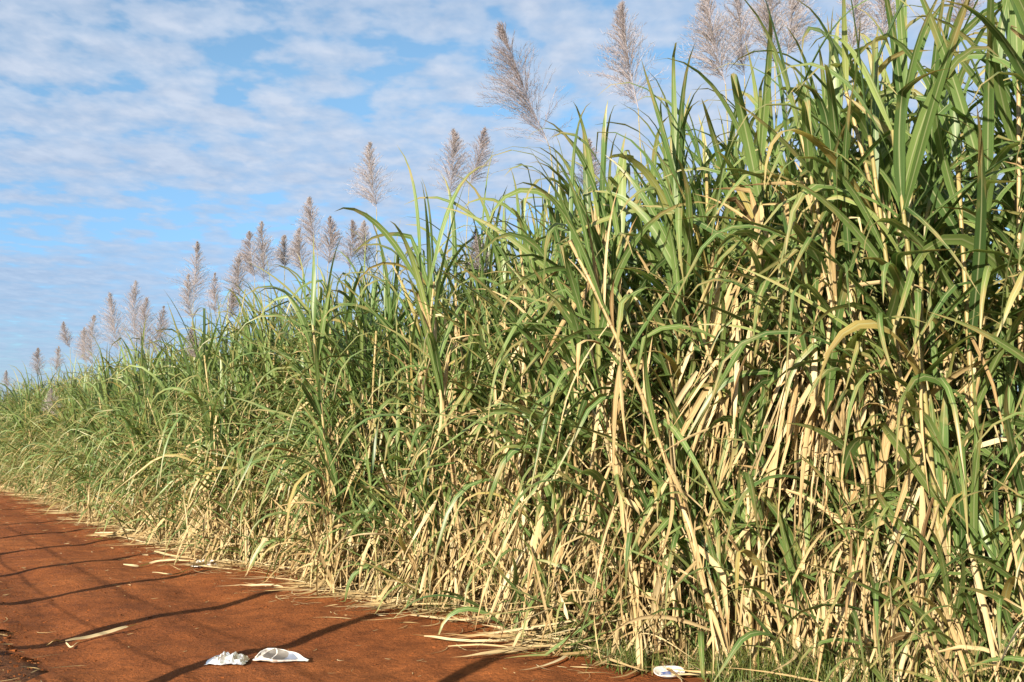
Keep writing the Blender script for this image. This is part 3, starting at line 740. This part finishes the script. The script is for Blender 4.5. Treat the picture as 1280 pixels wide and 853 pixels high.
# ------------------------------------------------------------------ rubbish
def sheet(name, nu, nv, fn, mats, mifn=None, origin=(0, 0, 0), smooth=False, parent=None, thick=.002):
    u, v = np.meshgrid(np.linspace(0, 1, nu), np.linspace(0, 1, nv), indexing='ij')
    P = fn(u, v).reshape(-1, 3)
    i = np.arange(nu - 1)[:, None] * nv + np.arange(nv - 1)[None]
    f = np.stack([i, i + nv, i + nv + 1, i + 1], -1).reshape(-1, 4)
    mb = MB(); mb.add(P, f, np.zeros((len(f), 4, 2)), np.full(len(P), .5))
    o = mb.build(name, mats, parent, smooth)
    if mifn is not None:
        c = P[f].mean(1); uc = (u[:-1, :-1] + .5 / nu).reshape(-1); vc = (v[:-1, :-1] + .5 / nv).reshape(-1)
        o.data.polygons.foreach_set('material_index', mifn(uc, vc, c).astype(np.int32)); o.data.update()
    o.location = origin
    m = o.modifiers.new('thickness', 'SOLIDIFY'); m.thickness = thick; m.offset = 0
    return o
def crumple(seed, sx, sy, h):
    r2 = np.random.default_rng(seed)
    def fn(u, v):
        x = (u - .5) * sx; y = (v - .5) * sy
        z = np.zeros_like(x)
        for _ in range(16):
            a = r2.uniform(0, 2 * PI); o_ = r2.uniform(-.45, .45); fr = r2.uniform(2.0, 6.0)
            z += np.abs(((x / sx * math.cos(a) + y / sy * math.sin(a) - o_) * fr + .5) % 1 - .5) * r2.uniform(-.5, 1)
        z = z - z.min(); z = z / z.max()
        x = x + r2.normal(0, sx * .012, x.shape) + .10 * sx * (vnoise(u * 5, v * 5, seed)); y = y + r2.normal(0, sy * .012, x.shape) + .22 * sy * (vnoise(u * 4 + 9, v * 4, seed))
        rim = np.minimum(1, 3.5 * np.minimum(np.minimum(u, 1 - u), np.minimum(v, 1 - v)) + .18)
        return np.stack([x, y, .004 + h * z * rim], -1)
    return fn
def on_ground(x, y, dz=0):
    p = ground_at(x, y); p[2] = gz(p[0], p[1]) + dz
    # refine for height
    p2 = ground_at(x, y, p[2] - dz); p2[2] = gz(p2[0], p2[1]) + dz
    return p2
foil = sheet('crumpled_foil', 20, 13, crumple(4, .27, .20, .075), M['foil'], origin=on_ground(285, 829))
tag(foil, 'crumpled scrap of shiny silver foil lying on the red road', 'litter')

# torn white bag: a shallow open pouch, rounded at one end and drawn to a point at the other
def bag_fn(u, v):
    # v from 0 (back rim) to 1 (front rim) through the ground; u along its length
    x = (u - .42) * .40
    prof = np.interp(u, [0, .05, .15, .3, .5, .7, .85, 1], [.25, .72, .95, 1, .92, .66, .36, .06])
    ang = (v - .5) * R(215)
    ry = .10 * prof; rz = .055 * prof
    y = np.sin(-ang) * ry + .02 * np.sin(u * 9) * prof
    z = rz * (1 - np.cos(ang)) * .85
    z = np.where(v < .5, z * 1.05, z * .50) + .006 + .008 * vnoise(u * 9, v * 7, 2) + .012 * np.maximum(0, u - .7)
    y = y + .012 * vnoise(u * 8, v * 8, 5)
    return np.stack([x, y, z], -1)
bag = sheet('torn_bag', 40, 26, bag_fn, M['white'], origin=on_ground(346, 827), smooth=True, thick=.005)
bag.rotation_euler = (0, 0, R(-6))
tag(bag, 'torn white bag lying open with its grey brown lining showing on the red road', 'litter')
def inner_fn(u, v):  # inner face of the bag, coloured darker than the white outside
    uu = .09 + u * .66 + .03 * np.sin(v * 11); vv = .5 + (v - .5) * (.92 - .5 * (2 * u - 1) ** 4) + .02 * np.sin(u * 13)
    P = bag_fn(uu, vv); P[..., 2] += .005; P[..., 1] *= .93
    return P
inner = sheet('interior', 60, 30, inner_fn, [M['bag_dark'], M['bluegrey'], M['white']], lambda u, v, c: np.where((np.abs(u - .36 - .10 * (v - .3)) < .018) & (v < .62), 2, np.where(u > .70 + .1 * v, 1, 0)), smooth=True, parent=bag, thick=.001)

# crumpled wrapper with a dark piece of cane beside it
wr = sheet('crumpled_wrapper', 16, 10, crumple(9, .34, .20, .09), M['white'], origin=on_ground(258, 709)); tag(wr, 'crumpled white plastic wrapper caught among pale straws at the cane foot', 'litter')
mb = MB(); a0 = on_ground(262, 703, .06); a1 = on_ground(280, 698, .075); k = np.linspace(0, 1, 8)[:, None]
tube(mb, a0 + (a1 - a0) * k - a0, [.028, .030, .027, .031, .028, .030, .028, .024], 10, .3)
st_ = mb.build('cane_piece', M['stub'], origin=None); st_.location = a0; tag(st_, 'short dark brown piece of cane lying beside the crumpled white wrapper', 'cane')

# shallow foam dish with a worn blue print
dz = empty('foam_dish', on_ground(836, 848, .012)); tag(dz, 'shallow white oval foam dish with worn blue print in grass by the road', 'dish')
def dish(u, v):
    a = u * 2 * PI; r = np.interp(v, [0, .35, .6, .8, .92, 1], [0, .5, .62, .9, 1.0, 1.03]); z = np.interp(v, [0, .35, .6, .8, .92, 1], [.010, .010, .012, .034, .040, .037])
    return np.stack([.105 * r * np.cos(a), .075 * r * np.sin(a), z + .004 * np.sin(3 * a) * v], -1)
d1 = sheet('dish_body', 40, 14, dish, M['white'], smooth=True, parent=dz, thick=.004)
mb = MB()
for (x_, y_, w_, h_) in ((-.05, .028, .016, .008), (-.03, .022, .010, .016), (-.008, .030, .022, .009), (.014, .020, .010, .018), (.034, .027, .018, .010), (-.018, .006, .026, .008), (.022, .004, .016, .008), (.05, .012, .010, .012), (-.045, .006, .012, .007)):
    q = np.array([[x_ - w_, y_ - h_, .0155], [x_ + w_, y_ - h_ * .7, .0155], [x_ + w_ * .8, y_ + h_, .0155], [x_ - w_ * .9, y_ + h_ * .8, .0155]])
    mb.add(q, np.array([[0, 1, 2, 3]]), np.zeros((1, 4, 2)), np.full(4, .5))
mb.build('blue_print', M['ink'], dz)
dz.rotation_euler = (R(16), 0, R(8))

# ------------------------------------------------------------------ fence along the verge (throws the long shadows)
SUN_EL = R(21.5); SD = np.array([.42, .90]); SD /= np.linalg.norm(SD)
FP = np.array([-1.22, 9.0]) - SD * 5.5
fence = empty('wire_fence', (FP[0], FP[1], 0)); tag(fence, 'weathered wooden post and wire fence along the verge opposite the cane', 'fence')
FH = 5.5 * math.tan(SUN_EL)
tips = [ground_at(620, 825)[:2], ground_at(470, 769)[:2], ground_at(350, 738)[:2], ground_at(262, 711)[:2]]
step = 2.15
posts = []
pts_ = [q - SD * 5.5 for q in tips]
for i in range(1, 3): posts.append(pts_[0] - A_DIR * step * i)
posts += pts_
for i in range(1, 15): posts.append(pts_[-1] + A_DIR * 2.25 * i)
for i, q in enumerate(posts):
    mb = MB(); z0 = gz(q[0], q[1]); hh = FH + rng.normal(0, .03)
    tube(mb, [(0, 0, z0 - .3), (.006, 0, z0 + .3), (-.006 * (i % 3), .008, z0 + hh * .6), (.01 * ((i % 2) * 2 - 1), 0, z0 + hh)], [.082, .078, .074, .07], 12, .5)
    o = mb.build('post', M['wood'], fence); o.location = (q[0] - FP[0], q[1] - FP[1], 0)
for hw_ in (.5, .88, 1.22, 1.56):
    mb = MB(); w_pts = []
    for j in range(len(posts) - 1):
        for u in np.linspace(0, 1, 6)[: (6 if j == len(posts) - 2 else 5)]:
            q = posts[j] * (1 - u) + posts[j + 1] * u
            w_pts.append((q[0] - FP[0], q[1] - FP[1], hw_ - .02 * math.sin(u * PI)))
    tube(mb, w_pts, .0065, 5, .5); mb.build('wire', M['wire'], fence)

# ------------------------------------------------------------------ light and sky
sun = bpy.data.lights.new('sun', 'SUN'); sun.energy = 5.0; sun.angle = R(.55); sun.color = (1.0, .89, .72)
so = bpy.data.objects.new('sun', sun); COL.objects.link(so)
ldir = Vector((SD[0] * math.cos(SUN_EL), SD[1] * math.cos(SUN_EL), -math.sin(SUN_EL)))
so.rotation_euler = ldir.to_track_quat('-Z', 'Y').to_euler(); so.location = (0, 0, 30)
W = bpy.data.worlds.new('World'); S.world = W; W.use_nodes = True
nt = W.node_tree
for n_ in list(nt.nodes): nt.nodes.remove(n_)
sky = node(nt, 'ShaderNodeTexSky', sky_type='NISHITA', sun_disc=False, sun_elevation=SUN_EL, sun_rotation=math.atan2(-SD[0], -SD[1]), air_density=1.0, dust_density=.6, ozone_density=1.6, altitude=300)
tc = node(nt, 'ShaderNodeTexCoord')
sp = node(nt, 'ShaderNodeSeparateXYZ', inp={0: tc.outputs['Generated']})
zz = mth(nt, 'ADD', mth(nt, 'MAXIMUM', sp.outputs[2], 0.0), .055)
cx = mth(nt, 'DIVIDE', sp.outputs[0], zz); cy = mth(nt, 'DIVIDE', sp.outputs[1], zz)
pl = node(nt, 'ShaderNodeCombineXYZ', inp={0: cx, 1: cy, 2: 0.0})
def cn(scale, det, rough, loc, sc=(1, 1, 1), rot=0.0, dist=0.0):
    mp = node(nt, 'ShaderNodeMapping', inp={0: pl.outputs[0], 'Location': loc, 'Rotation': (0, 0, rot), 'Scale': sc})
    return node(nt, 'ShaderNodeTexNoise', inp={'Vector': mp.outputs[0], 'Scale': scale, 'Detail': det, 'Roughness': rough, 'Distortion': dist}).outputs[0]
big = cn(.42, 2.0, .5, (3.1, 1.7, 0), (1, 1.1, 1))
lump = cn(8.6, 3.0, .5, (0, 0, 0), (.95, .85, 1), R(6), .0)
fine = cn(20, 4.0, .55, (5, 2, 0), (1.0, .7, 1), R(6), .2)
bands = cn(3.4, 2.0, .5, (2, 4, 0), (.22, 1.5, 1), R(4), .0)
cov = mth(nt, 'ADD', mth(nt, 'MULTIPLY', bands, .26), mth(nt, 'ADD', mth(nt, 'ADD', mth(nt, 'MULTIPLY', big, .55), mth(nt, 'MULTIPLY', lump, .60)), mth(nt, 'MULTIPLY', fine, .20)))
lane = ramp(nt, mth(nt, 'MULTIPLY', mth(nt, 'ADD', cy, mth(nt, 'MULTIPLY', cn(.9, 2.0, .5, (7, 3, 0)), 1.1)), .125), [(3.75 / 8, 0.0), (4.05 / 8, 1.0), (4.3 / 8, 1.0), (4.7 / 8, 0.0)])
wv = node(nt, 'ShaderNodeVectorMath', operation='ADD', inp={0: pl.outputs[0], 1: node(nt, 'ShaderNodeCombineXYZ', inp={0: mth(nt, 'MULTIPLY', cn(5.0, 3.0, .6, (1, 8, 0)), .16), 1: mth(nt, 'MULTIPLY', cn(5.0, 3.0, .6, (4, 2, 0)), .16)}).outputs[0]})
mpv = node(nt, 'ShaderNodeMapping', inp={0: wv.outputs[0], 'Scale': (7.0, 6.0, 1), 'Rotation': (0, 0, R(7))})
cell = node(nt, 'ShaderNodeTexVoronoi', feature='SMOOTH_F1', inp={'Vector': mpv.outputs[0], 'Scale': 1.0, 'Smoothness': .35})
cov = mth(nt, 'ADD', cov, mth(nt, 'MULTIPLY', mth(nt, 'SUBTRACT', .42, cell.outputs['Distance']), .26))
cov = mth(nt, 'SUBTRACT', cov, mth(nt, 'MULTIPLY', lane, .13))
fac = ramp(nt, cov, [(.592, 0.0), (.69, .6), (.86, .92)])
shade = ramp(nt, mth(nt, 'ADD', mth(nt, 'MULTIPLY', lump, .6), mth(nt, 'MULTIPLY', fine, .4)), [(.36, (3.8, 4.65, 6.1)), (.64, (5.3, 5.95, 7.1))])
# towards the horizon the clouds sink into pale blue air
hz = ramp(nt, sp.outputs[2], [(.02, .7), (.14, .9), (.24, 1.0)])
shade = mixc(nt, ramp(nt, sp.outputs[2], [(.10, 1.0), (.30, 0.0)]), shade, mixc(nt, 1.0, shade, (.74, .83, .93), 'MULTIPLY'))
skyc = mixc(nt, 1.0, sky.outputs[0], ramp(nt, sp.outputs[2], [(.0, (.62, .78, 1.05)), (.16, (.95, 1.22, 1.45)), (.34, (1.3, 1.55, 1.55))]), 'MULTIPLY')
colr = mixc(nt, mth(nt, 'MULTIPLY', fac, hz), skyc, shade)
bg = node(nt, 'ShaderNodeBackground', inp={'Color': colr, 'Strength': .05})
node(nt, 'ShaderNodeOutputWorld', inp={0: bg.outputs[0]})

# ------------------------------------------------------------------ camera
cam = bpy.data.cameras.new('camera'); cam.sensor_width = 36; cam.lens = 36 * F / 1280; cam.clip_end = 4000; cam.clip_start = .05
co = bpy.data.objects.new('camera', cam); COL.objects.link(co); co.location = (0, 0, CAMH); co.rotation_euler = (PI / 2 + PITCH, 0, 0)
S.camera = co
S.view_settings.view_transform = 'Standard'; S.view_settings.look = 'None'; S.view_settings.exposure = 1.3; S.view_settings.gamma = 1.0
S.cycles.max_bounces = 8; S.cycles.diffuse_bounces = 4; S.cycles.transmission_bounces = 4; S.cycles.use_denoising = True

# ------------------------------------------------------------------ labels of the cane clumps
MARKS = [(1178, 'the upright young cane'), (1075, 'the arching bladed cane'), (955, 'the bent leafy cane'), (842, 'the foam dish'), (735, 'the fallen leaf spray'),
         (620, 'the nearest shadow tip'), (530, 'the small green grass tuft'), (470, 'the second shadow tip'), (350, 'the third shadow tip'),
         (258, 'the white wrapper'), (215, 'the curved tan straw'), (150, 'the straight pale straw'), (92, 'the tall grass patch')]
for row in (0, 1):
    rows = sorted([c for c in CLUMPS if c[2] == row], key=lambda c: c[1])
    word = 'front row' if row == 0 else 'second row'
    buckets = {}
    for c in rows:
        px = c[4][0]
        i = sum(1 for m in MARKS if m[0] > px)        # marks nearer than the clump
        buckets.setdefault(i, []).append(c)
    for i, cs in buckets.items():
        for j, c in enumerate(cs):
            e = c[0]; e['group'] = word + ' cane clumps'
            look = ('straw hung' if e['dry'] > 1.35 else 'mostly green' if e['dry'] < 1.05 else 'half green half straw') if row == 0 else 'tall'
            del e['dry']
            if i == 0: e['label'] = f'{word} cane clump at the near end beside the picture border'
            elif i == len(MARKS): e['label'] = f'small looking distant {word} cane clump beyond the tall grass patch'
            else:
                a_, b_ = MARKS[i - 1][1], MARKS[i][1]
                n_ = len(cs)
                if n_ == 1: e['label'] = f'{look} {word} clump between {a_} and {b_}'
                elif j == 0: e['label'] = f'{look} {word} clump just past {a_}'
                elif j == n_ - 1: e['label'] = f'{look} {word} clump just before {b_}'
                elif n_ == 3: e['label'] = f'{look} {word} clump midway from {a_[4:]} to {b_[4:]}'
                elif j == 1: e['label'] = f'{look} {word} clump second past {a_}'
                elif j == n_ - 2: e['label'] = f'{look} {word} clump second before {b_}'
                else: e['label'] = f'{word} cane clump in the middle stretch from {a_[4:]} to {b_[4:]}'
